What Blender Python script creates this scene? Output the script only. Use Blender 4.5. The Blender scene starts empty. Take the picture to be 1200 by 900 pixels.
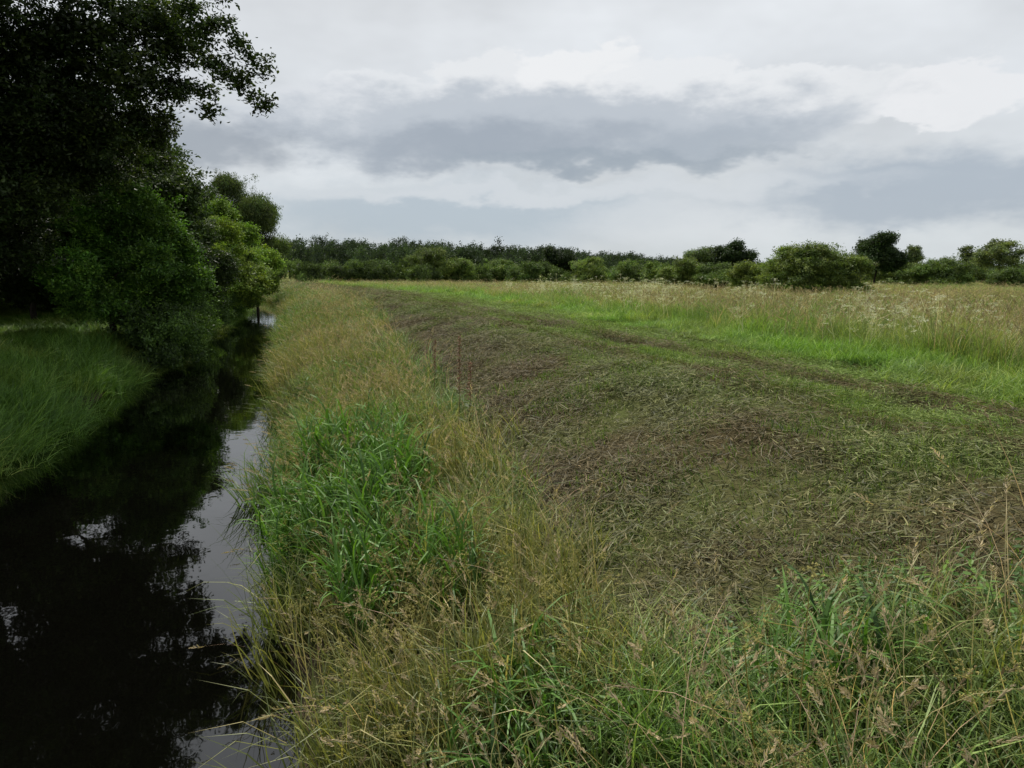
import bpy, math, random
import numpy as np
from mathutils import Vector, Matrix
rng=np.random.default_rng(7); random.seed(7)
scene=bpy.context.scene
CAMZ=3.2; PITCH=math.radians(9.0)
# ---------------------------------------------------------------- helpers
def ray(px,py):
    r=px-600.; f=822.7-(py-450)*.1564; u=-(130.3+(py-450)*.9877)
    return r,f,u
def P(px,py,d):
    r,f,u=ray(px,py); return (r/f*d, d, CAMZ+u/f*d)
_tab=rng.random((256,256))
def vnoise(x,y):
    xi=np.floor(x).astype(int); yi=np.floor(y).astype(int)
    fx=x-xi; fy=y-yi; fx=fx*fx*(3-2*fx); fy=fy*fy*(3-2*fy)
    a=_tab[xi&255,yi&255]; b=_tab[(xi+1)&255,yi&255]; c=_tab[xi&255,(yi+1)&255]; d=_tab[(xi+1)&255,(yi+1)&255]
    return (a*(1-fx)+b*fx)*(1-fy)+(c*(1-fx)+d*fx)*fy
def fbm(x,y,o=4):
    x=np.asarray(x,float);y=np.asarray(y,float); t=0;a=.5;s=0
    for i in range(o):
        t=t+a*vnoise(x*2**i+17*i,y*2**i+31*i); s+=a; a*=.5
    return t/s
def xr(y):
    y=np.asarray(y,float)
    return -.22-.314*y-.004*np.maximum(0,y-56)**2*(y<200)-(y>=200)*(.004*144**2)
def W(y):
    y=np.asarray(y,float); return np.maximum(3.3,4.8-.026*y)+.5*(fbm(y*.22+50,y*0+2.,2)-.5)
def S(x,y): return (x-xr(y)+.6*(fbm(np.asarray(y)*.4,np.zeros_like(np.asarray(y,float)),3)-.5))/1.048
def H(x,y):
    x=np.asarray(x,float);y=np.asarray(y,float)
    s=S(x,y); w=W(y)
    right=np.interp(s,[-2,-.4,0,.5,1.5,2.5,3.5,5,6,8,12,16,40,4000],[-1,-.6,0,.3,.68,.92,1.28,1.70,1.66,1.36,1.12,1.0,.85,.7])
    sl=-(s+w)
    left=np.interp(sl,[-2,-.4,0,.5,1.5,3.5,9,4000],[-1,-.6,0,.35,.8,1.1,1.25,1.4])
    z=np.where(s>-w/2,right,left)
    land=np.clip((z-.05)*2,0,1)
    z=z+land*((fbm(x*.5,y*.5,3)-.5)*.26+(fbm(x*2.2,y*2.2,3)-.5)*.14)
    wob=.5*(fbm(y*.3,y*0+5.,2)-.5)
    wr=(np.exp(-((s-9-wob)/.28)**2)+.8*np.exp(-((s-6.2-wob)/.25)**2)+.5*np.exp(-((s-11.5-wob)/.22)**2))*(y>4)
    z=z+.16*wr*fbm(x*3,y*3,2)*(y<150)
    return z
def sLf(x,y): return np.clip(2.1+.045*y,0,3.8)+(fbm(x*.8+9,y*.8,3)-.5)*1.0
def sRf(x,y): return np.clip(10+.1*y,0,14)+(fbm(x*.6+3,y*.6+7,3)-.5)*1.2
def yF(x,y): return 3.7+(fbm(x*1.1+40,y*1.1,3)-.5)*1.4
# ---------------------------------------------------------------- node helpers
def newmat(name):
    m=bpy.data.materials.new(name); m.use_nodes=True; nt=m.node_tree; nt.nodes.clear(); return m,nt
def N(nt,t,**kw):
    n=nt.nodes.new(t)
    for k,v in kw.items(): setattr(n,k,v)
    return n
def leafmat(name,stops,transl=.35,gloss=.02,rough=.5,instanced=True):
    m,nt=newmat(name); L=nt.links.new
    a=N(nt,'ShaderNodeAttribute',attribute_name='var')
    r=N(nt,'ShaderNodeValToRGB'); cr=r.color_ramp
    while len(cr.elements)<len(stops): cr.elements.new(.5)
    for e,(p,c) in zip(cr.elements,stops): e.position=p; e.color=(*c,1)
    L(a.outputs['Fac'],r.inputs[0]); col=r.outputs[0]
    if instanced:
        i=N(nt,'ShaderNodeAttribute',attribute_name='icol',attribute_type='INSTANCER')
        mm=N(nt,'ShaderNodeVectorMath',operation='MULTIPLY'); L(col,mm.inputs[0]); L(i.outputs['Vector'],mm.inputs[1]); col=mm.outputs[0]
    d=N(nt,'ShaderNodeBsdfDiffuse'); t=N(nt,'ShaderNodeBsdfTranslucent'); g=N(nt,'ShaderNodeBsdfGlossy'); g.inputs['Roughness'].default_value=rough
    ty=N(nt,'ShaderNodeVectorMath',operation='MULTIPLY'); L(col,ty.inputs[0]); ty.inputs[1].default_value=(1.15,1.2,.55)
    L(col,d.inputs[0]); L(ty.outputs[0],t.inputs[0])
    x=N(nt,'ShaderNodeMixShader'); x.inputs[0].default_value=transl; L(d.outputs[0],x.inputs[1]); L(t.outputs[0],x.inputs[2])
    y=N(nt,'ShaderNodeMixShader'); y.inputs[0].default_value=gloss; L(x.outputs[0],y.inputs[1]); L(g.outputs[0],y.inputs[2])
    o=N(nt,'ShaderNodeOutputMaterial'); L(y.outputs[0],o.inputs[0]); return m
M_grass=leafmat('grass_blade',[(0,(.25,.34,.22)),(.4,(.85,.92,.8)),(.76,(1.3,1.3,1.0)),(.88,(1.9,1.65,1.5)),(1,(2.7,2.1,2.5))],.32,.025)
M_clip=leafmat('cut_grass',[(0,(.30,.33,.30)),(.5,(1,1,1)),(.88,(1.3,1.3,1.2)),(.98,(2.0,1.8,1.9))],.15,.015)
M_seed=leafmat('seed_head',[(0,(.6,.55,.5)),(.5,(1,1,1)),(1,(1.8,1.7,1.7))],.3,.01)
M_weed=leafmat('weed_leaf',[(0,(.4,.5,.35)),(.5,(1,1,1)),(.95,(1.6,1.4,.8))],.3,.025,.5)
M_leaf=leafmat('tree_leaf',[(0,(.45,.5,.45)),(.5,(1,1,1)),(1,(1.8,1.7,1.1))],.28,.025,.45)
def barkmat():
    m,nt=newmat('bark'); L=nt.links.new
    tc=N(nt,'ShaderNodeTexCoord'); n=N(nt,'ShaderNodeTexNoise'); n.inputs['Scale'].default_value=6; n.inputs['Detail'].default_value=4
    L(tc.outputs['Object'],n.inputs['Vector'])
    r=N(nt,'ShaderNodeValToRGB'); r.color_ramp.elements[0].color=(.015,.013,.010,1); r.color_ramp.elements[1].color=(.06,.05,.04,1); L(n.outputs['Fac'],r.inputs[0])
    p=N(nt,'ShaderNodeBsdfDiffuse'); L(r.outputs[0],p.inputs['Color'])
    o=N(nt,'ShaderNodeOutputMaterial'); L(p.outputs[0],o.inputs[0]); return m
M_bark=barkmat()
# ---------------------------------------------------------------- mesh builder
class MB:
    def __init__(s): s.v=[];s.f=[];s.var=[];s.mi=[]
    def strip(s,pts,ws,side,var,mi=0):
        b=len(s.v); n=len(pts)
        for i,(p,w) in enumerate(zip(pts,ws)):
            if i==n-1: s.v.append(tuple(p)); s.var.append(var)
            else:
                s.v.append(tuple(p-side*w)); s.v.append(tuple(p+side*w)); s.var+= [var,var]
        for i in range(n-2):
            s.f.append((b+2*i,b+2*i+1,b+2*i+3,b+2*i+2)); s.mi.append(mi)
        s.f.append((b+2*(n-2),b+2*(n-2)+1,b+2*(n-1))); s.mi.append(mi)
    def leaf(s,p,d,side,L,w,var,mi=0,fold=.12):
        b=len(s.v); up=d.cross(side)
        for (t,q) in ((0,0),(.3,.5),(.65,.42),(1,0),(.65,-.42),(.3,-.5)):
            s.v.append(tuple(p+d*(t*L)+side*(q*w)+up*(abs(q)*w*fold*2-.15*L*t*t))); s.var.append(var)
        s.f.append((b,b+1,b+2,b+3)); s.f.append((b,b+3,b+4,b+5)); s.mi+=[mi,mi]
    def tube(s,pts,rad,ns=6,var=.5,mi=0):
        b=len(s.v); n=len(pts)
        for i in range(n):
            d=(pts[min(i+1,n-1)]-pts[max(i-1,0)]); d=d.normalized() if d.length>1e-6 else Vector((0,0,1))
            a=d.cross(Vector((.31,.95,.05))).normalized(); c=d.cross(a)
            for k in range(ns):
                th=2*math.pi*k/ns; s.v.append(tuple(pts[i]+(a*math.cos(th)+c*math.sin(th))*rad[i])); s.var.append(var)
        for i in range(n-1):
            for k in range(ns):
                s.f.append((b+i*ns+k,b+i*ns+(k+1)%ns,b+(i+1)*ns+(k+1)%ns,b+(i+1)*ns+k)); s.mi.append(mi)
    def mesh(s,name,mats,smooth=False):
        me=bpy.data.meshes.new(name); me.from_pydata(s.v,[],s.f); 
        for m in mats: me.materials.append(m)
        a=me.attributes.new('var','FLOAT','POINT'); a.data.foreach_set('value',np.array(s.var,dtype=np.float32))
        me.polygons.foreach_set('material_index',np.array(s.mi,dtype=np.int32))
        if smooth: me.polygons.foreach_set('use_smooth',np.ones(len(s.f),dtype=bool))
        me.update(); return me
R=random.uniform
def rdir2():
    a=R(0,2*math.pi); return Vector((math.cos(a),math.sin(a),0))
def blade(mb,p,h,w,bend,var,seg=4,mi=0,d=None):
    d=d or rdir2(); side=Vector((-d.y,d.x,0)); tw=R(-.6,.6); side=(side*math.cos(tw)+d*math.sin(tw))
    pts=[];ws=[]
    ang=R(.02,.25); x=0;z=0; stp=h/seg
    for i in range(seg+1):
        pts.append(p+d*x+Vector((0,0,z))); ws.append(w*.5*(1-.75*(i/seg)**1.5))
        x+=math.sin(ang)*stp; z+=math.cos(ang)*stp; ang+=bend/seg*(1+i*.4)
    mb.strip(pts,ws,side,var,mi)
    return pts
def disc(r):
    a=R(0,2*math.pi); q=r*math.sqrt(R(0,1)); return Vector((q*math.cos(a),q*math.sin(a),0))
def src(name,defs):
    c=bpy.data.collections.new(name)
    for i,me in enumerate(defs):
        o=bpy.data.objects.new(f"{name}_{chr(97+i)}",me); c.objects.link(o)
    return c
def gen(n,fn,nm,mats):
    out=[]
    for i in range(n):
        mb=MB(); fn(mb,i); out.append(mb.mesh(nm,mats))
    return out
def f_tall(mb,i):
    tfs=[(disc(.42),R(.6,1.15),R(0,.5)) for _ in range(9)]
    for k in range(170):
        t=tfs[k%9] if R(0,1)<.6 else (disc(.45),R(.5,1),R(0,.6)); q=t[0]+disc(.08)
        blade(mb,q,R(.35,.8)*t[1],R(.006,.011),R(.2,1.7),min(1,t[2]+R(0,.52)),3 if R(0,1)<.5 else 4)
def f_reed(mb,i):
    for k in range(12):
        p=disc(.26); hh=R(.5,1.0); lean=rdir2()*R(0,.25); v=R(.05,.45)
        for j in range(5):
            t=R(.1,.8); q=p+lean*t*hh+Vector((0,0,hh*t*.7)); blade(mb,q,R(.3,.6),R(.012,.022),R(.8,2.0),v+R(-.1,.4),5)
        blade(mb,p,hh,.007,.25,.4,3)
def f_seed(mb,i):
    for k in range(14):
        p=disc(.42); pts=blade(mb,p,R(.6,1.05),.0045,R(.1,.7),R(.6,1.),5,0)
        a,b=pts[-2],pts[-1]; d=(b-a).normalized(); L=R(.10,.18); v=R(0,1)
        for j in range(20):
            t=j/20; e=(rdir2()+d*1.2).normalized(); q=b+d*(L*(t-.4)); wd=.5+1.0*math.sin(math.pi*min(1,t*1.1+.1))
            mb.leaf(q,e,e.cross(d).normalized(),.024*wd,.007,min(1,max(0,v+R(-.3,.3))),1)
def f_short(mb,i):
    for k in range(180): blade(mb,disc(.45),R(.03,.10),R(.004,.008),R(.2,1.8),R(0,.92),3)
def f_clip(mb,i):
    for k in range(260):
        p=disc(.48)+Vector((0,0,R(.0,.05))); d=rdir2(); L=R(.03,.10) if R(0,1)<.87 else R(.10,.2); sl=R(-.15,.4); side=Vector((-d.y,d.x,R(-.6,.6))).normalized()
        bend=rdir2()*R(0,.3); pts=[p+d*(L*t)+bend*(L*t*t)+Vector((0,0,L*(sl*t-.35*t*t*abs(sl)))) for t in (0,.5,1)]
        w=R(.002,.0045); mb.strip(pts,[w,w,0],side,R(0,1))
def f_weed(mb,i):
    for k in range(14):
        p=disc(.32); hh=R(.25,.55); ln=rdir2()*R(0,.2); v0=R(0,.6)
        top=p+ln*hh+Vector((0,0,hh)); mb.strip([p,(p+top)/2,top],[.003,.0025,0],Vector((1,0,0)),v0)
        nn=6
        for j in range(nn):
            t=.15+.85*j/nn; q=p.lerp(top,t); a0=R(0,6.28)
            for m in (0,1):
                a=a0+m*math.pi; d=Vector((math.cos(a),math.sin(a),R(-.5,.6))).normalized(); sd=Vector((-math.sin(a),math.cos(a),R(-.5,.5))).normalized()
                mb.leaf(q,d,sd,R(.035,.08)*(1.1-.5*t),R(.013,.026)*(1.1-.4*t),min(1,max(0,v0+R(-.25,.4))))
def f_umbel(mb,i):
    for k in range(2):
        p=disc(.16); hh=R(.5,.9); ln=rdir2()*R(0,.35); top=p+ln*hh+Vector((0,0,hh))
        mb.tube([p,(p+top)/2+rdir2()*.01,top],[.004,.003,.002],4,.7,0)
        tops=[(top,R(.04,.07))]
        for b in range(3):
            q=p.lerp(top,R(.4,.8)); e=q+rdir2()*R(.08,.2)+Vector((0,0,R(.1,.2))); mb.tube([q,e],[.002,.0015],3,.7,0); tops.append((e,R(.03,.06)))
        for (tp,rr) in tops:
            for j in range(10):
                e=tp+disc(rr)+Vector((0,0,R(.03,.055))); mb.strip([tp,e],[.0012,0],Vector((.7,.7,0)),.6,0)
                for m in range(5):
                    d=(rdir2()+Vector((0,0,R(.2,1)))).normalized(); mb.leaf(e+disc(.009),d,d.cross(Vector((.2,.3,1))).normalized(),.010,.007,R(.1,.9),1)
def f_cluster(mb,i):
    for k in range(50):
        d=Vector((random.gauss(0,1),random.gauss(0,1),random.gauss(0,1))).normalized(); q=d*(R(0,1)**.75)
        q.z*=.6; e=Vector((random.gauss(0,1),random.gauss(0,1),random.gauss(-.2,.7))).normalized(); sd=e.cross(Vector((R(-.7,.7),R(-.7,.7),1))).normalized()
        mb.leaf(q,e,sd,R(.2,.38),R(.11,.20),R(0,1))
def f_fine(mb,i):
    for k in range(60):
        d=Vector((random.gauss(0,1),random.gauss(0,1),random.gauss(0,1))).normalized(); q=d*(R(0,1)**.6)
        e=Vector((random.gauss(0,.5),random.gauss(0,.5),-1)).normalized(); sd=e.cross(Vector((R(-1,1),R(-1,1),.1))).normalized()
        mb.leaf(q,e,sd,R(.25,.45),R(.06,.10),R(0,1))
C_tall=src('grass_tuft',gen(5,f_tall,'grass_tuft',[M_grass]))
C_reed=src('reed_tuft',gen(4,f_reed,'reed_tuft',[M_grass]))
C_seed=src('seed_grass',gen(4,f_seed,'seed_grass',[M_grass,M_seed]))
C_short=src('short_tuft',gen(3,f_short,'short_tuft',[M_grass]))
C_clip=src('clipping_patch',gen(4,f_clip,'clipping_patch',[M_clip]))
C_weed=src('weed_tuft',gen(4,f_weed,'weed_tuft',[M_weed]))
C_umb=src('umbel_tuft',gen(4,f_umbel,'umbel_tuft',[M_weed,M_seed]))
C_leaf=src('leaf_cluster',gen(4,f_cluster,'leaf_cluster',[M_leaf]))
C_fine=src('willow_cluster',gen(3,f_fine,'willow_cluster',[M_leaf]))
_ng={}
def ngroup(coll):
    if coll.name in _ng: return _ng[coll.name]
    ng=bpy.data.node_groups.new('scatter_'+coll.name,'GeometryNodeTree'); L=ng.links.new
    ng.interface.new_socket('Geometry',in_out='INPUT',socket_type='NodeSocketGeometry'); ng.interface.new_socket('Geometry',in_out='OUTPUT',socket_type='NodeSocketGeometry')
    i=ng.nodes.new('NodeGroupInput'); o=ng.nodes.new('NodeGroupOutput'); c=ng.nodes.new('GeometryNodeCollectionInfo')
    c.inputs['Collection'].default_value=coll; c.inputs['Separate Children'].default_value=True; c.inputs['Reset Children'].default_value=True
    ip=ng.nodes.new('GeometryNodeInstanceOnPoints'); ip.inputs['Pick Instance'].default_value=True
    def na(nm,dt):
        n=ng.nodes.new('GeometryNodeInputNamedAttribute'); n.data_type=dt; n.inputs['Name'].default_value=nm; return n.outputs['Attribute']
    e=ng.nodes.new('FunctionNodeEulerToRotation'); L(na('rot','FLOAT_VECTOR'),e.inputs[0])
    L(i.outputs[0],ip.inputs['Points']); L(c.outputs[0],ip.inputs['Instance']); L(na('idx','INT'),ip.inputs['Instance Index'])
    L(e.outputs[0],ip.inputs['Rotation']); L(na('scl','FLOAT_VECTOR'),ip.inputs['Scale']); L(ip.outputs[0],o.inputs[0])
    _ng[coll.name]=ng; return ng
TOT=[0]
def inst(name,coll,pos,rot,scl,icol,parent=None):
    n=len(pos); TOT[0]+=n
    if parent is None: print(name,n)
    me=bpy.data.meshes.new(name); me.vertices.add(n); me.vertices.foreach_set('co',pos.astype(np.float32).ravel())
    for nm,a in (('rot',rot),('scl',scl),('icol',icol)):
        t=me.attributes.new(nm,'FLOAT_VECTOR','POINT'); t.data.foreach_set('vector',a.astype(np.float32).ravel())
    t=me.attributes.new('idx','INT','POINT'); t.data.foreach_set('value',rng.integers(0,len(coll.objects),n).astype(np.int32))
    ob=bpy.data.objects.new(name,me); scene.collection.objects.link(ob)
    md=ob.modifiers.new('scatter','NODES'); md.node_group=ngroup(coll)
    if parent: ob.parent=parent
    return ob
# ---------------------------------------------------------------- ground
def axis(a,b,step,far_lo,far_hi,g=1.18):
    c=list(np.arange(a,b+1e-6,step)); st=step; v=b
    while v<far_hi: st*=g; v+=st; c.append(v)
    st=step; v=a
    while v>far_lo: st*=g; v-=st; c.insert(0,v)
    return np.array(c)
gx=axis(-32,26,.20,-2500,2500); gy=axis(-4,75,.20,-60,4000)
X,Y=np.meshgrid(gx,gy); Z=H(X,Y)
nx,ny=len(gx),len(gy)
co=np.stack([X.ravel(),Y.ravel(),Z.ravel()],1)
ii=np.arange(nx*ny).reshape(ny,nx); F=np.stack([ii[:-1,:-1].ravel(),ii[:-1,1:].ravel(),ii[1:,1:].ravel(),ii[1:,:-1].ravel()],1)
me=bpy.data.meshes.new('ground'); me.vertices.add(len(co)); me.vertices.foreach_set('co',co.astype(np.float32).ravel())
me.loops.add(F.size); me.loops.foreach_set('vertex_index',F.ravel().astype(np.int32)); me.polygons.add(len(F))
me.polygons.foreach_set('loop_start',np.arange(0,F.size,4,dtype=np.int32)); me.polygons.foreach_set('loop_total',np.full(len(F),4,dtype=np.int32))
me.polygons.foreach_set('use_smooth',np.ones(len(F),dtype=bool)); me.update(); me.validate()
GK=1.6
def mown_br(x,y,s):
    wob=.5*(fbm(y*.3,y*0+5.,2)-.5)
    n=fbm(x*.7,y*.7,4); n2=fbm(x*2.5+11,y*2.5,3)
    br=np.interp(s-wob,[2,4.8,5.4,5.9,6.5,6.9,8.3,8.7,9.3,9.7,11.2,11.4,11.7,12.0,14],[1.,.95,.4,.95,.9,.22,.18,1.,.95,.05,.0,.65,.6,.0,.0])+(n-.5)*.95+(n2-.5)*.5
    return np.clip(br,0,1)
def mown_col(x,y,s):
    br=mown_br(x,y,s)[...,None]
    return br*np.array([.066,.054,.028])+(1-br)*np.array([.094,.134,.036])
def ground_col(x,y):
    s=S(x,y); w=W(y)
    sl,sr,yf=sLf(x,y),sRf(x,y),yF(x,y)
    c=np.zeros(x.shape+(3,))
    c[...]=np.array([.028,.034,.013])  # dark base under the grass, shade between blades put into the ground colour
    m=(s>sl)&(s<sr)&(y>yf); mc=mown_col(x,y,s)*.65; c[m]=mc[m]
    l=(s>=sr)&(y>yf); c[l]=[.05,.07,.02]
    f=s>sr+3.5
    n=fbm(x*.03,y*.08,3)[...,None]; fc=(1-n)*np.array([.105,.130,.040])+n*np.array([.160,.150,.064]); c[f&(y>6)]=fc[f&(y>6)]
    lf=(s<-w-5); c[lf]=[.045,.07,.018]
    c[(s<.25)&(s>-w-.3)]=[.03,.024,.016]
    return c
gc=ground_col(X,Y).reshape(-1,3)*GK
a=me.attributes.new('gcol','FLOAT_VECTOR','POINT'); a.data.foreach_set('vector',gc.astype(np.float32).ravel())
m,nt=newmat('ground_soil_grass'); L=nt.links.new
at=N(nt,'ShaderNodeAttribute',attribute_name='gcol'); geo=N(nt,'ShaderNodeNewGeometry')
n1=N(nt,'ShaderNodeTexNoise'); n1.inputs['Scale'].default_value=9; n1.inputs['Detail'].default_value=6; n1.inputs['Roughness'].default_value=.7; L(geo.outputs['Position'],n1.inputs['Vector'])
n2=N(nt,'ShaderNodeTexNoise'); n2.inputs['Scale'].default_value=.35; n2.inputs['Detail'].default_value=6; n2.inputs['Roughness'].default_value=.65; L(geo.outputs['Position'],n2.inputs['Vector'])
r1=N(nt,'ShaderNodeMapRange'); r1.inputs[1].default_value=.3; r1.inputs[2].default_value=.7; r1.inputs[3].default_value=.5; r1.inputs[4].default_value=1.45; L(n1.outputs['Fac'],r1.inputs[0])
r2=N(nt,'ShaderNodeMapRange'); r2.inputs[1].default_value=.3; r2.inputs[2].default_value=.7; r2.inputs[3].default_value=.75; r2.inputs[4].default_value=1.25; L(n2.outputs['Fac'],r2.inputs[0])
mu=N(nt,'ShaderNodeMath',operation='MULTIPLY'); L(r1.outputs[0],mu.inputs[0]); L(r2.outputs[0],mu.inputs[1])
vs=N(nt,'ShaderNodeVectorMath',operation='SCALE'); L(at.outputs['Vector'],vs.inputs[0]); L(mu.outputs[0],vs.inputs['Scale'])
bp=N(nt,'ShaderNodeBump'); bp.inputs['Strength'].default_value=.8; bp.inputs['Distance'].default_value=.05; L(n1.outputs['Fac'],bp.inputs['Height'])
pb=N(nt,'ShaderNodeBsdfDiffuse')
L(vs.outputs[0],pb.inputs['Color']); L(bp.outputs[0],pb.inputs['Normal']); o=N(nt,'ShaderNodeOutputMaterial'); L(pb.outputs[0],o.inputs[0])
me.materials.append(m); ob=bpy.data.objects.new('ground',me); scene.collection.objects.link(ob)
# ---------------------------------------------------------------- water
wy=np.concatenate([np.arange(-12,100,2.),[110,130,160]]); wv=[];wf=[]
for i,y in enumerate(wy):
    xc=float(xr(y)); wv+=[(xc-float(W(y))-1.4,y,0),(xc+1.1,y,0)]
    if i: wf.append((2*i-2,2*i-1,2*i+1,2*i))
me=bpy.data.meshes.new('water'); me.from_pydata(wv,[],wf)
m,nt=newmat('river_water'); L=nt.links.new
geo=N(nt,'ShaderNodeNewGeometry'); n1=N(nt,'ShaderNodeTexNoise'); n1.inputs['Scale'].default_value=1.6; n1.inputs['Detail'].default_value=3; L(geo.outputs['Position'],n1.inputs['Vector'])
bp=N(nt,'ShaderNodeBump'); bp.inputs['Strength'].default_value=.06; bp.inputs['Distance'].default_value=.05; L(n1.outputs['Fac'],bp.inputs['Height'])
pb=N(nt,'ShaderNodeBsdfPrincipled'); pb.inputs['Base Color'].default_value=(.0015,.0015,.001,1); pb.inputs['Roughness'].default_value=.02; pb.inputs['IOR'].default_value=1.7
L(bp.outputs[0],pb.inputs['Normal']); o=N(nt,'ShaderNodeOutputMaterial'); L(pb.outputs[0],o.inputs[0])
me.materials.append(m); ob=bpy.data.objects.new('water',me); scene.collection.objects.link(ob)
# ---------------------------------------------------------------- grass scatter
AZ=.76
def scat(Nc,r0,r1,p,cap,az0=-AZ,az1=AZ):
    k=2-p; I=(r1**k-r0**k)/k
    r=(r0**k+rng.random(Nc)*(r1**k-r0**k))**(1/k); a=az0+rng.random(Nc)*(az1-az0)
    dens=Nc*r**(-p)/((az1-az0)*I); keep=rng.random(Nc)<cap/dens
    r=r[keep];a=a[keep]; return r*np.sin(a),r*np.cos(a),r
def put(name,coll,x,y,r,base,hs=1.,colvar=.15,ws=None,tilt=.06,grow=45,follow=1.):
    n=len(x); z=H(x,y); g=1+r/grow; e=.3
    hx=(H(x+e,y)-H(x-e,y))/(2*e)*follow; hy=(H(x,y+e)-H(x,y-e))/(2*e)*follow
    hx=np.clip(hx,-.7,.7)+rng.normal(0,tilt,n); hy=np.clip(hy,-.7,.7)+rng.normal(0,tilt,n)
    nl=np.sqrt(hx**2+hy**2+1); nx_,ny_,nz_=-hx/nl,-hy/nl,1/nl; ps=rng.random(n)*6.283
    mx=np.cos(ps)*nx_+np.sin(ps)*ny_; my=-np.sin(ps)*nx_+np.cos(ps)*ny_
    rot=np.stack([-np.arcsin(my),np.arctan2(mx,nz_),ps],1)
    sc=(.8+.4*rng.random(n)); scl=np.stack([sc*g*(ws or 1)]*2+[sc*hs*(1+r/(grow*6))],1)
    base=np.broadcast_to(base,(n,3))*GK; v=(1-colvar+2*colvar*rng.random(n))[:,None]
    return inst(name,coll,np.stack([x,y,z],1),rot,scl,base*v)
def mixc(a,b,t): t=np.clip(t,0,1)[:,None]; return np.array(a)*(1-t)+np.array(b)*t
x,y,r=scat(24000,1.6,110,1.8,6.5); s=S(x,y)
un=((s>.2)&(s<sLf(x,y)))|((s>.2)&(y<yF(x,y))&(y>-1)); un&=(s<9)
x,y,r,s=x[un],y[un],r[un],s[un]
nz=fbm(x*.9+5,y*.9,3)
hs=np.interp(s,[0,1.2,2.5,4],[1.0,1.0,.75,.5])*(.45+1.1*nz)
c=mixc([.058,.105,.021],[.120,.124,.048],(nz-.42)*3+(fbm(x*.2,y*.2,2)-.5)*2)
put('bank_grass',C_tall,x,y,r,c,hs,.22,follow=.6)
x,y,r=scat(9000,1.8,90,1.7,9); s=S(x,y)
k=((s>.25)&(s<1.5+(fbm(x*.5,y*.5,2)-.5)*1.6)&((fbm(x*.45+20,y*.45,2)>.56)|((y>4.6)&(y<9.5)&(s<1.6))))|((s>.4)&(y<yF(x,y)-.2)&(s<9)&(rng.random(len(x))<.16)); put('reed_grass',C_reed,x[k],y[k],r[k],[.060,.120,.021],np.where((y[k]>4.6)&(y[k]<9.5),1.2,.65),.2,follow=.3)
x,y,r=scat(7000,2,100,1.7,3.6); s=S(x,y)
k=(s>.3)&((s<sLf(x,y))|((y<yF(x,y))&(s<9)))
put('seeding_grass',C_seed,x[k],y[k],r[k],[.19,.160,.100],.78,.2)
x,y,r=scat(7000,1.6,30,1.7,6); s=S(x,y)
k=(s>.4)&(y<yF(x,y)+.3)&(fbm(x*1.1+90,y*1.1,2)>.50)&(s<9)|((s>.5)&(s<sLf(x,y))&(fbm(x*.7+50,y*.7,2)>.62))
put('nettle_patch',C_weed,x[k],y[k],r[k],[.056,.105,.021],.66,.2)
x,y,r=scat(3500,1.8,40,1.6,6.5); s=S(x,y)
k=(s>.4)&((y<yF(x,y)-.4)|(s<sLf(x,y)-.3))&(s<3.2)&(fbm(x*.7+33,y*.7,2)>.42)
put('cow_parsley_patch',C_umb,x[k],y[k],r[k],[.140,.130,.045],.88,.2)
x,y,r=scat(24000,3,110,1.75,8); s=S(x,y); k=(s>sLf(x,y)-.2)&(s<sRf(x,y)+.1)&(y>yF(x,y)-.3)&(s<20)
x,y,r,s=x[k],y[k],r[k],s[k]
put('mown_clippings',C_clip,x,y,r,mown_col(x,y,s)*1.0,1.2,.18,None,.05,45)
x,y,r=scat(26000,3,110,1.75,9); s=S(x,y); k=(s>sLf(x,y)-.2)&(s<sRf(x,y)+.3)&(y>yF(x,y)-.3)
gn=fbm(x*.8+60,y*.8,3); k&=(rng.random(len(x))<(1-.85*mown_br(x,y,s))*np.clip((gn-.18)*3.2,.2,1))
put('mown_grass',C_short,x[k],y[k],r[k],mixc([.074,.112,.027],[.110,.155,.038],(s[k]-5)/6),1.1,.18,None,.1,45)
x,y,r=scat(13000,6,130,1.7,7,-.45,AZ); s=S(x,y); sr=sRf(x,y); k=(s>sr-.2)&(s<sr+4)&(y>yF(x,y))
x,y,r,s=x[k],y[k],r[k],s[k]; put('verge_grass',C_tall,x,y,r,mixc([.092,.165,.032],[.125,.145,.05],(fbm(x*.4,y*.4,3)-.42)*3),.35+.75*np.clip((s-sRf(x,y))/3,0,1),.2)
x,y,r=scat(14000,8,170,1.6,5,-.5,AZ); s=S(x,y); k=(s>sRf(x,y)+2.5)
x,y,r,s=x[k],y[k],r[k],s[k]; nz=fbm(x*.12,y*.12,3)
put('meadow_grass',C_tall,x,y,r,mixc([.088,.128,.036],[.150,.146,.062],(nz-.40)*3),np.interp(r,[10,60,170],[1.3,.8,.45])*(.45+1.1*fbm(x*.5,y*.5,2)),.2)
x,y,r=scat(6000,8,150,1.6,2.4,-.5,AZ); s=S(x,y); k=(s>sRf(x,y)+1.8)&(fbm(x*.3+80,y*.3,2)>.38)
put('meadow_seeding_grass',C_seed,x[k],y[k],r[k],[.175,.148,.095],np.interp(r[k],[10,60,150],[1.3,.85,.45]),.2)
x,y,r=scat(1600,12,60,1.5,.35,-.1,AZ); s=S(x,y); k=(s>sRf(x,y)+1.2)&(s<sRf(x,y)+14)&(fbm(x*.3+10,y*.3,2)>.45)
put('hogweed_patch',C_umb,x[k],y[k],r[k],[.34,.35,.29],1.55,.2,1.3,.1,60)
x,y,r=scat(14000,8,90,1.6,7,-1.0,-.25); s=S(x,y); w=W(y); k=(s<-w+.1)&(s>-w-14)
x,y,r,s=x[k],y[k],r[k],s[k]; q=-(s+W(y))
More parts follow.
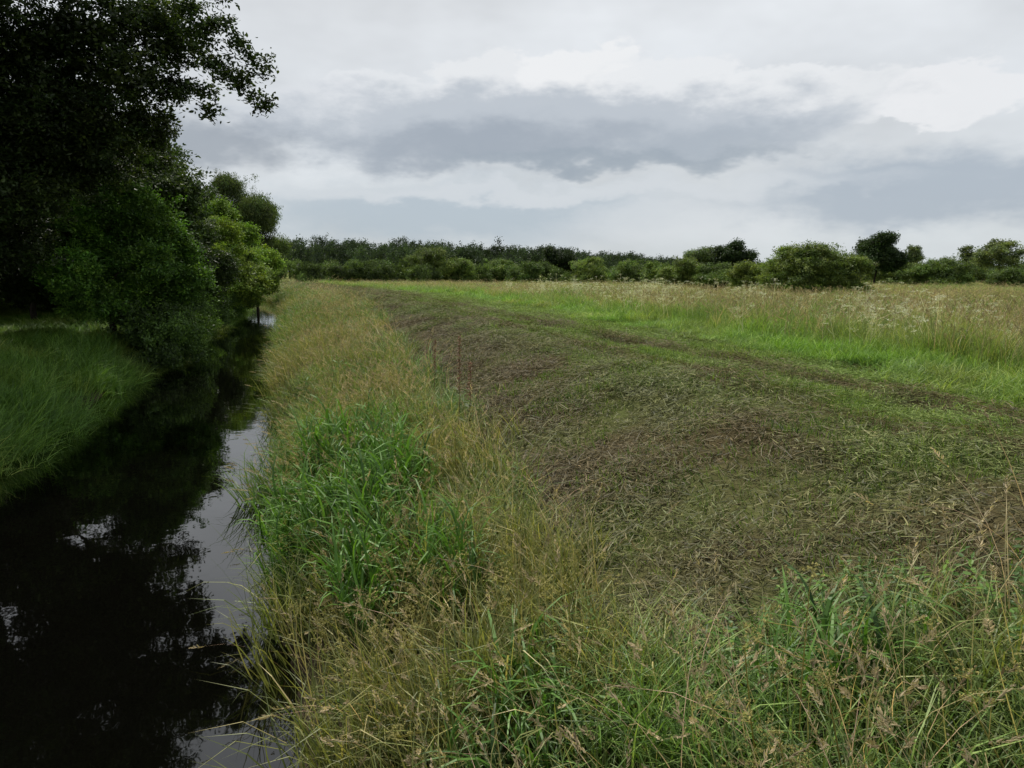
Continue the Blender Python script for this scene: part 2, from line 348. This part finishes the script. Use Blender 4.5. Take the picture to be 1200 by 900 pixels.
put('left_bank_grass',C_tall,x,y,r,mixc([.055,.11,.018],[.11,.145,.035],(fbm(x*.6,y*.6,3)-.4)*3),np.interp(q,[0,2.5,4,6],[.8,.75,.4,.2])*(.5+1.0*fbm(x*.6+9,y*.6,2)),.2)
# ---------------------------------------------------------------- trees
TK=1.35
def lobes_auto(c,rad,hgt,zb,n,seed,lr=.42,core=.6):
    rs=random.Random(seed); out=[]
    cx,cy=c; zc=(zb+hgt)/2; rz=(hgt-zb)/2
    out.append((Vector((cx,cy,zc)),rad*core,rz*(core+.08)))
    if core>.65: out.append((Vector((cx,cy,zb+rz*.35)),rad*.85,rz*.4))
    for i in range(n):
        th=rs.uniform(0,6.283); v=rs.uniform(-.9,.95); q=math.sqrt(1-v*v)*rs.uniform(.55,.85)
        l=rs.uniform(.6,1.3)*lr
        out.append((Vector((cx+rad*q*math.cos(th),cy+rad*q*math.sin(th),zc+rz*v*.74)),rad*l,min(rad,rz)*l*.8))
    return out
def fol_pts(lobes,n,seed,rag=.15):
    g=np.random.default_rng(seed)
    A=np.array([l[1]**2 for l in lobes]); k=g.choice(len(lobes),n,p=A/A.sum())
    C=np.array([tuple(l[0]) for l in lobes])[k]; RR=np.array([(l[1],l[1],l[2]) for l in lobes])[k]
    d=g.normal(size=(n,3)); d/=np.linalg.norm(d,axis=1)[:,None]
    rr=g.random(n)**.45*(1+g.normal(0,rag,n)); return C+d*RR*rr[:,None],k,g
def tree(name,base,lobes,n,cs,col,tr=.2,coll=None,seed=1,zmin=None,flat=1.):
    bx,by=base; bz=float(H(np.array([bx]),np.array([by]))[0])-.1
    rs=random.Random(seed); mb=MB(); top=max(l[0].z for l in lobes); B=Vector((bx,by,bz))
    ctr=sum((l[0] for l in lobes),Vector())/len(lobes)
    T=Vector((ctr.x*.5+bx*.5,ctr.y*.5+by*.5,bz+(top-bz)*.85))
    ts=(0,.06,.2,.35,.5,.65,.8,1); tp=[B.lerp(T,t)+Vector((rs.uniform(-1,1),rs.uniform(-1,1),0))*tr*.6*(t>0) for t in ts]
    rd=[tr*1.5,tr*1.05,tr*.9,tr*.75,tr*.6,tr*.45,tr*.3,tr*.12]; mb.tube(tp,rd,8)
    nodes=[(tp[i],rd[i]*.7,0) for i in range(2,8)]
    ax=lambda p:(p.xy-B.lerp(T,min(1,max(0,(p.z-bz)/(T.z-bz)))).xy).length
    for (c,r1,r2) in sorted(lobes,key=lambda l:ax(l[0])):
        best=min(nodes,key=lambda nn:(nn[0]-c).length+max(0,nn[0].z-c.z)*.8); p0,ra,dp=best; ra=min(ra,max(.02,tr*.42*.72**dp)); 
        ln=(c-p0).length; mid=p0.lerp(c,.5)+Vector((rs.uniform(-.1,.1),rs.uniform(-.1,.1),.12))*ln
        pp=[p0,p0.lerp(mid,.5)+Vector((0,0,.02)),mid,mid.lerp(c,.6),c]; mb.tube(pp,[ra,ra*.85,ra*.75,ra*.65,ra*.55],5); nodes.append((c,ra*.6,dp+1))
        for j in range(4):
            d=Vector((rs.gauss(0,1),rs.gauss(0,1),rs.gauss(.2,.7))).normalized(); e=c+Vector((d.x*r1,d.y*r1,d.z*r2))*.85
            q=pp[3].lerp(c,rs.uniform(0,1)); mb.tube([q,q.lerp(e,.5)+Vector((0,0,.06*r1)),e],[ra*.3,ra*.18,ra*.06],4)
    me=mb.mesh(name,[M_bark],True); ob=bpy.data.objects.new(name,me); scene.collection.objects.link(ob)
    pos,k,g=fol_pts(lobes,n,seed)
    if zmin is None: zmin=bz+.1
    kk=pos[:,2]>zmin; pos=pos[kk]; k=k[kk]; n=len(pos)
    lv=g.uniform(.7,1.35,len(lobes))[k][:,None]; sc=(cs*g.uniform(.7,1.35,n))[:,None]*np.ones((n,3))
    tint=g.uniform(.75,1.3,n)[:,None]*np.stack([g.uniform(.88,1.15,n),np.ones(n),g.uniform(.8,1.1,n)],1)
    inst('foliage',coll or C_leaf,pos,g.uniform(-.5,.5,(n,3))+np.stack([np.zeros(n),np.zeros(n),g.random(n)*6.28],1),sc,np.array(col)*lv*tint*TK,ob)
    return ob
V=Vector
L0=[]
rs=random.Random(5)
for i in range(36):
    th=rs.uniform(0,6.28); q=rs.uniform(.1,1)**.6*6.2; L0.append((V((-17.5+q*math.cos(th),20+q*math.sin(th),rs.uniform(5.0,17.5)-q*.25)),rs.uniform(1.3,2.3),rs.uniform(.9,1.6)))
for (x_,y_,z_) in ((-12.8,15.5,11),(-12.5,17,13.5),(-13.5,14.5,9),(-14,16,14.5),(-11.5,18.5,12),(-15,16.5,6.2),(-17,17,6),(-13.8,17.5,7.5),(-16,15,8),(-18.5,15.5,8.5),(-12.6,15.8,8.2),(-14.5,14,11.5),(-20,16,7),(-17,14,11),(-11.8,16.5,9.8),(-15.5,18.5,5.2),(-14.5,20,4.6),(-16.5,20,4.3),(-18.5,20.5,4.4),(-20.5,20,4.8),(-15.5,22.5,4.0),(-18,23,3.9),(-21,22,4.2),(-13.6,19,5.6)): L0.append((V((x_,y_,z_)),1.6,1.2))
for (px,py,d,r) in ((60,60,19,1.6),(120,40,19,1.5),(160,90,19,1.2),(40,130,19,1.6),(110,150,20,1.4),(165,140,20,.9),(170,20,20,1.1),(205,55,20,.75),(198,105,20,.6),(235,42,19,.5),(250,72,19,.42),(268,88,19,.36),(287,95,19,.34),(298,112,19,.30),(300,70,19,.28),(283,50,19,.34),(256,26,19,.42),(225,5,19,.5),(262,2,19,.30),(236,106,19.5,.3),(188,160,21,.5),(305,86,19,.22),(245,128,19,.22),(306,125,19,.2),(60,200,20,1.5),(20,230,19,1.4),(100,195,21,1.2),(10,290,20,1.2),(170,185,24,1.0)):
    p=P(px,py,d); L0.append((V(p),r,r*.6))
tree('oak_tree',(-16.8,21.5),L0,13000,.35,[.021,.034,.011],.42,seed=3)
def at_(px,d,top,wpx): 
    x=(px-600)/843*d; zt=P(px,top,d)[2]; return x,zt,wpx/2/843*d
def shrub(name,px,d,top,wpx,n,cs,col,seed,zb=None,nl=9,coll=None,tr=.12,lr=.45,zmin=None,core=.6):
    x,zt,rad=at_(px,d,top,wpx); g=float(H(np.array([x]),np.array([float(d)]))[0]); g=max(g,.3); zb_=g+.1 if zb is None else g+zb
    return tree(name,(x,d),lobes_auto((x,d),rad,zt-.2,zb_,nl,seed,lr,core),n,cs,col,tr,coll,seed,zmin)
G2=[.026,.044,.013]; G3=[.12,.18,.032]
shrub('elder_shrub',125,24,200,195,5000,.30,[.060,.125,.024],11,nl=22,lr=.34,zmin=.5)
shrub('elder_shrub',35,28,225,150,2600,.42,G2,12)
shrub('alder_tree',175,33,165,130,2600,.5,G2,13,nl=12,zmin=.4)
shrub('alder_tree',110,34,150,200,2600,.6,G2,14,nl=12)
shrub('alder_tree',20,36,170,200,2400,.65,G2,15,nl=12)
shrub('sallow_shrub',215,38,240,110,2200,.42,G2,16,zmin=.15)
shrub('sallow_shrub',264,46,255,92,2300,.38,G3,17,zmin=.15)
shrub('sallow_shrub',300,56,272,62,1600,.42,[.10,.16,.028],18,zmin=.15)
shrub('sallow_shrub',262,50,222,76,1800,.45,[.065,.11,.02],19)
shrub('crack_willow_tree',283,70,190,112,4200,.52,[.060,.088,.030],20,nl=24,coll=C_fine,zb=.6,lr=.26)
shrub('alder_tree',215,62,200,110,1600,.8,G2,21)
for i,(px,d) in enumerate(((-60,40),(-150,34),(-90,55),(60,60),(150,62),(-260,30),(-30,31))): shrub('alder_tree',px,d,130,260,1500,.95,G2,30+i,nl=12)
def mass(name,items,n,cs,seed,zlo=.8,trunk=True,spread=.6,nlb=5,zr=(.2,.85)):
    rs=random.Random(seed); lob=[];cols=[]; mb=MB()
    for (x,y,h,rad,col) in items:
        z0=max(.1,float(H(np.array([x]),np.array([y]))[0]))
        mb.tube([V((x,y,z0-.2)),V((x,y,z0+h*.3)),V((x+.02*h,y,z0+h*.55))],[h*.022,h*.015,h*.005],5)
        for j in range(nlb):
            lob.append((V((x+rs.uniform(-spread,spread)*rad,y+rs.uniform(-.6,.6)*rad,z0+h*rs.uniform(*zr))),rad*rs.uniform(.45,.8),h*.22*rs.uniform(.7,1.2))); cols.append(col)
    ob=bpy.data.objects.new(name,mb.mesh(name,[M_bark],True)); scene.collection.objects.link(ob)
    pos,k,g=fol_pts(lob,n,seed,.08); kk=pos[:,2]>zlo; pos=pos[kk];k=k[kk]; n=len(pos)
    lv=g.uniform(.7,1.35,len(lob))[k][:,None]; C=np.array(cols)[k]
    inst('foliage',C_leaf,pos,g.uniform(-3,3,(n,3)),(cs*g.uniform(.7,1.3,n))[:,None]*np.ones((n,3)),C*lv*g.uniform(.8,1.25,n)[:,None]*TK,ob)
rs=random.Random(21); it=[]
for d in np.arange(23.5,62,1.5):
    xx=float(xr(d)-W(d))-rs.uniform(.1,1.2); it.append((xx,d,rs.uniform(1.3,2.3),rs.uniform(.9,1.5),tuple(np.array([.032,.060,.014])*rs.uniform(.7,1.8))))
mass('waterside_scrub',it,5200,.3,22,.12)
spec=[('hawthorn_shrub',938,62,282,98,[.085,.120,.036],2600,.42,0),('hawthorn_shrub',986,62,288,70,[.078,.112,.032],1700,.40,0),('hawthorn_shrub',910,64,298,46,[.09,.125,.036],900,.4,0),
('hawthorn_shrub',878,75,303,56,[.11,.150,.042],1000,.45,0),('hawthorn_shrub',842,80,306,56,[.06,.095,.025],900,.45,0),('hawthorn_shrub',800,90,300,60,[.09,.125,.038],1000,.5,0),
('oak_tree',858,112,279,52,[.022,.040,.014],1100,.7,1.5),('ash_tree',821,112,282,36,[.075,.105,.045],600,.65,1.5),('oak_tree',1025,105,268,62,[.022,.040,.014],1400,.7,1.5),
('ash_tree',1067,130,283,20,[.07,.095,.045],200,.7,2.5),('hawthorn_shrub',1105,98,297,76,[.07,.11,.032],1200,.55,0),('ash_tree',1172,105,280,62,[.10,.13,.058],480,.65,2.2),
('ash_tree',1132,120,284,20,[.08,.11,.05],160,.7,2.5),('hawthorn_shrub',1188,88,312,50,[.06,.095,.028],700,.45,0),('hawthorn_shrub',1050,110,306,70,[.075,.11,.033],700,.6,0),('hawthorn_shrub',1150,120,310,70,[.065,.095,.028],700,.6,0),('hawthorn_shrub',1230,95,300,80,[.055,.09,.025],900,.55,0),
('oak_tree',652,150,284,44,[.018,.032,.012],900,.85,.5),('field_maple_tree',505,130,289,66,[.085,.122,.034],1200,.65,0),('field_maple_tree',545,130,299,46,[.07,.105,.03],700,.65,0),('field_maple_tree',580,132,300,50,[.075,.115,.034],800,.65,0),
('field_maple_tree',690,120,299,54,[.085,.12,.036],800,.6,0),('field_maple_tree',742,115,302,60,[.075,.115,.034],800,.6,0),('field_maple_tree',615,125,304,50,[.055,.09,.024],700,.6,0),('field_maple_tree',435,135,303,60,[.055,.09,.024],700,.7,0),('field_maple_tree',380,130,305,60,[.06,.095,.026],700,.7,0),('field_maple_tree',770,105,306,40,[.07,.105,.03],500,.6,0)]
for i,(nm,px,d,top,w,col,n,cs,zb) in enumerate(spec): shrub(nm,px,d,top,w,n,cs,col,50+i,zb=zb,nl=10,tr=.16,lr=.34 if zb else .36,core=.6 if zb else .75)
rs=random.Random(9); it=[]
for px in np.arange(-60,1320,9):
    top=np.interp(px,[0,335,420,520,600,700,760,830,1000,1200,1320],[274,276,279,280,286,293,300,306,310,309,307])+rs.uniform(-3,2)
    for row in (0,1):
        d=rs.uniform(230,280)-row*35; p=P(px+rs.uniform(-5,5),top+row*5,d); c=np.array([.022,.036,.019])*rs.uniform(.75,1.35)
        it.append((p[0],d,p[2]-.8,rs.uniform(4.5,7),tuple(c)))
mass('distant_woodland',it,20000,1.4,4,nlb=5,zr=(.3,.80))
it=[]
for px in np.arange(325,1330,15):
    d=rs.uniform(118,140) if px<790 else rs.uniform(120,165); top=rs.uniform(305,313) if px<790 else rs.uniform(311,316); p=P(px,top,d); c=np.array([.052,.080,.025])*rs.uniform(.6,1.25)
    it.append((p[0],d,p[2]-.8,rs.uniform(1.5,2.6),tuple(c)))
mass('hedgerow',it,8000,.7,5)
def dock(name,x,y,h,seed):
    rs=random.Random(seed); z=float(H(np.array([x]),np.array([y]))[0]); mb=MB(); b=V((x,y,z-.03)); t=V((x+.04,y,z+h))
    mb.tube([b,b.lerp(t,.5)+V((.015,0,0)),t],[.007,.005,.002],5,.4,0)
    for j in range(260):
        q=b.lerp(t,rs.uniform(.5,1)); a=rs.uniform(0,6.28); d=V((math.cos(a),math.sin(a),rs.uniform(-.3,.8))).normalized(); mb.leaf(q+d*rs.uniform(0,.04)*(1.5-(q.z-z)/h),d,d.cross(V((0,0,1))).normalized(),.020,.016,rs.random(),1)
    for j in range(12):
        q=b.lerp(t,rs.uniform(0.05,.55)); a=rs.uniform(0,6.28); d=V((math.cos(a),math.sin(a),rs.uniform(-.1,.6))).normalized(); mb.leaf(q,d,V((-math.sin(a),math.cos(a),0)),rs.uniform(.12,.24),.05,rs.random(),2)
    me=mb.mesh(name,[M_dockstem,M_dockseed,M_dockleaf]); ob=bpy.data.objects.new(name,me); scene.collection.objects.link(ob)
M_dockstem=leafmat('dock_stem',[(0,(.12,.07,.03)),(1,(.16,.10,.04))],.1,.03,.5,False)
M_dockseed=leafmat('dock_seed',[(0,(.08,.03,.015)),(1,(.20,.08,.04))],.2,.02,.5,False)
M_dockleaf=leafmat('dock_leaf',[(0,(.05,.09,.02)),(1,(.10,.12,.03))],.3,.02,.5,False)
for i,(x,y,h) in enumerate(((-.72,9.2,1.45),(-.6,9.5,1.0),(-1.4,12.5,1.1))): dock('dock_plant',x,y,h,i)
# ---------------------------------------------------------------- light, world
SEL=math.radians(54); SAZ=math.radians(-22)
sd=V((math.sin(SAZ)*math.cos(SEL),math.cos(SAZ)*math.cos(SEL),math.sin(SEL)))
l=bpy.data.lights.new('sun','SUN'); l.energy=4.8; l.angle=math.radians(1.5); l.color=(1,.955,.86)
lo=bpy.data.objects.new('sun',l); scene.collection.objects.link(lo); lo.rotation_euler=(-sd).to_track_quat('-Z','Y').to_euler()
w=bpy.data.worlds.new('World'); scene.world=w; w.use_nodes=True; nt=w.node_tree; nt.nodes.clear(); L=nt.links.new
try: w.cycles.sampling_method='NONE'
except Exception as e: print('ws',e)
tc=N(nt,'ShaderNodeTexCoord'); sep=N(nt,'ShaderNodeSeparateXYZ'); L(tc.outputs['Generated'],sep.inputs[0])
def MA(op,a,b=None,c=None,clamp=False):
    n=N(nt,'ShaderNodeMath',operation=op); n.use_clamp=clamp
    for i,v in enumerate((a,b,c)):
        if v is None: continue
        if isinstance(v,(int,float)): n.inputs[i].default_value=v
        else: L(v,n.inputs[i])
    return n.outputs[0]
az=MA('ARCTAN2',sep.outputs[0],sep.outputs[1]); el=MA('ARCSINE',sep.outputs[2])
mp=N(nt,'ShaderNodeMapping'); mp.inputs['Scale'].default_value=(1,1,2.2); L(tc.outputs['Generated'],mp.inputs['Vector'])
def noise(sc,det,rough=.55,off=0,dist=0):
    n=N(nt,'ShaderNodeTexNoise'); n.inputs['Scale'].default_value=sc; n.inputs['Detail'].default_value=det; n.inputs['Roughness'].default_value=rough; n.inputs['Distortion'].default_value=dist
    v=N(nt,'ShaderNodeVectorMath',operation='ADD'); v.inputs[1].default_value=(off,off*1.7,off*.3); L(mp.outputs[0],v.inputs[0]); L(v.outputs[0],n.inputs['Vector']); return n
nA_=noise(9,4,.6,3); sc3=N(nt,'ShaderNodeSeparateColor'); L(nA_.outputs['Color'],sc3.inputs[0]); nC=noise(13,6,.64,23).outputs['Fac']; nD=noise(3.2,4,.6,31).outputs['Fac']
azw=MA('ADD',az,MA('MULTIPLY',MA('SUBTRACT',sc3.outputs[0],.5),.16)); elw=MA('ADD',el,MA('MULTIPLY',MA('SUBTRACT',sc3.outputs[1],.5),.09))
def lin(c): return tuple(((v/255)/12.92 if v/255<.04045 else ((v/255+.055)/1.055)**2.4) for v in c)
rp=N(nt,'ShaderNodeValToRGB'); cr=rp.color_ramp; st=[(0,(203,210,214)),(.08,(208,213,217)),(.22,(213,217,221)),(.36,(221,224,227)),(.7,(210,215,220)),(1,(200,207,215))]
while len(cr.elements)<len(st): cr.elements.new(.5)
for e,(p_,c) in zip(cr.elements,st): e.position=p_; e.color=(*lin(c),1)
L(sep.outputs[2],rp.inputs[0]); col=rp.outputs[0]
mr=N(nt,'ShaderNodeMapRange'); mr.inputs[1].default_value=.3; mr.inputs[2].default_value=.7; mr.inputs[3].default_value=.88; mr.inputs[4].default_value=1.14; L(nD,mr.inputs[0])
sc_=N(nt,'ShaderNodeVectorMath',operation='SCALE'); L(col,sc_.inputs[0]); L(mr.outputs[0],sc_.inputs['Scale']); col=sc_.outputs[0]
def feat(px,py,rx,ry,c,strength,lo,hi,k=.5):
    global col
    r_,f_,u_=ray(px,py); a0=math.atan2(r_,f_); e0=math.atan2(u_,math.hypot(r_,f_)); sa=rx/843*math.cos(a0)**2*1.0; se=ry/860
    dx=MA('DIVIDE',MA('SUBTRACT',azw,a0),sa); dy=MA('DIVIDE',MA('SUBTRACT',elw,e0),se)
    g=MA('EXPONENT',MA('MULTIPLY',MA('ADD',MA('MULTIPLY',dx,dx),MA('MULTIPLY',dy,dy)),-.7))
    g=MA('ADD',g,MA('MULTIPLY',MA('SUBTRACT',nC,.5),k))
    m=N(nt,'ShaderNodeMapRange',interpolation_type='SMOOTHSTEP'); m.inputs[1].default_value=lo; m.inputs[2].default_value=hi; m.inputs[4].default_value=strength; L(g,m.inputs[0])
    x=N(nt,'ShaderNodeMix',data_type='RGBA'); L(m.outputs[0],x.inputs[0]); L(col,x.inputs[6]); x.inputs[7].default_value=(*lin(c),1); col=x.outputs[2]
feat(540,252,250,34,(174,187,198),.85,.1,.9,.4)
feat(790,262,150,26,(216,220,224),.6,.2,.9)
feat(1090,224,210,32,(168,179,191),.85,.15,.8,.45)
feat(460,120,90,28,(226,229,232),.9,.36,.52,.6)
feat(600,98,75,26,(231,233,235),.9,.36,.52,.6)
feat(690,84,70,24,(238,239,240),.95,.36,.52,.6)
feat(780,102,85,26,(233,235,237),.9,.36,.52,.6)
feat(880,112,85,24,(233,235,237),.9,.36,.52,.6)
feat(1010,126,100,28,(231,233,235),.85,.36,.56,.6)
feat(1110,112,90,26,(235,236,238),.85,.36,.52,.6)
feat(380,135,100,30,(222,225,229),.8,.3,.7,.5)
feat(630,150,300,38,(187,194,202),.95,.25,.75,.75)
feat(930,150,100,18,(190,197,205),.6,.2,.8,.6)
feat(560,174,230,25,(158,167,178),.9,.20,1.0,.6)
feat(850,166,130,22,(168,177,187),.75,.20,.95,.6)
feat(720,190,200,11,(152,163,174),.75,.2,.95,.4)
feat(640,226,330,11,(210,215,220),.8,.2,.9)
feat(255,168,70,26,(150,158,168),.8,.2,.9)
sky=N(nt,'ShaderNodeTexSky'); sky.sky_type='NISHITA'; sky.sun_disc=False; sky.sun_elevation=SEL; sky.sun_rotation=SAZ
sk=N(nt,'ShaderNodeVectorMath',operation='SCALE'); sk.inputs['Scale'].default_value=.10; L(sky.outputs[0],sk.inputs[0])
fx=N(nt,'ShaderNodeMix',data_type='RGBA'); fx.inputs[0].default_value=.95; L(sk.outputs[0],fx.inputs[6]); L(col,fx.inputs[7])
bg=N(nt,'ShaderNodeBackground'); bg.inputs[1].default_value=1.03; L(fx.outputs[2],bg.inputs[0]); wo=N(nt,'ShaderNodeOutputWorld'); L(bg.outputs[0],wo.inputs[0])
# ---------------------------------------------------------------- camera
cam=bpy.data.cameras.new('camera'); cam.lens=25; cam.sensor_width=36; cam.clip_end=6000; cam.clip_start=.05
co_=bpy.data.objects.new('camera',cam); scene.collection.objects.link(co_); co_.location=(0,0,CAMZ); co_.rotation_euler=(math.pi/2-PITCH,0,0); scene.camera=co_
scene.view_settings.view_transform='Standard'; scene.view_settings.look='None'; scene.view_settings.exposure=0
print('INSTANCES',TOT[0])
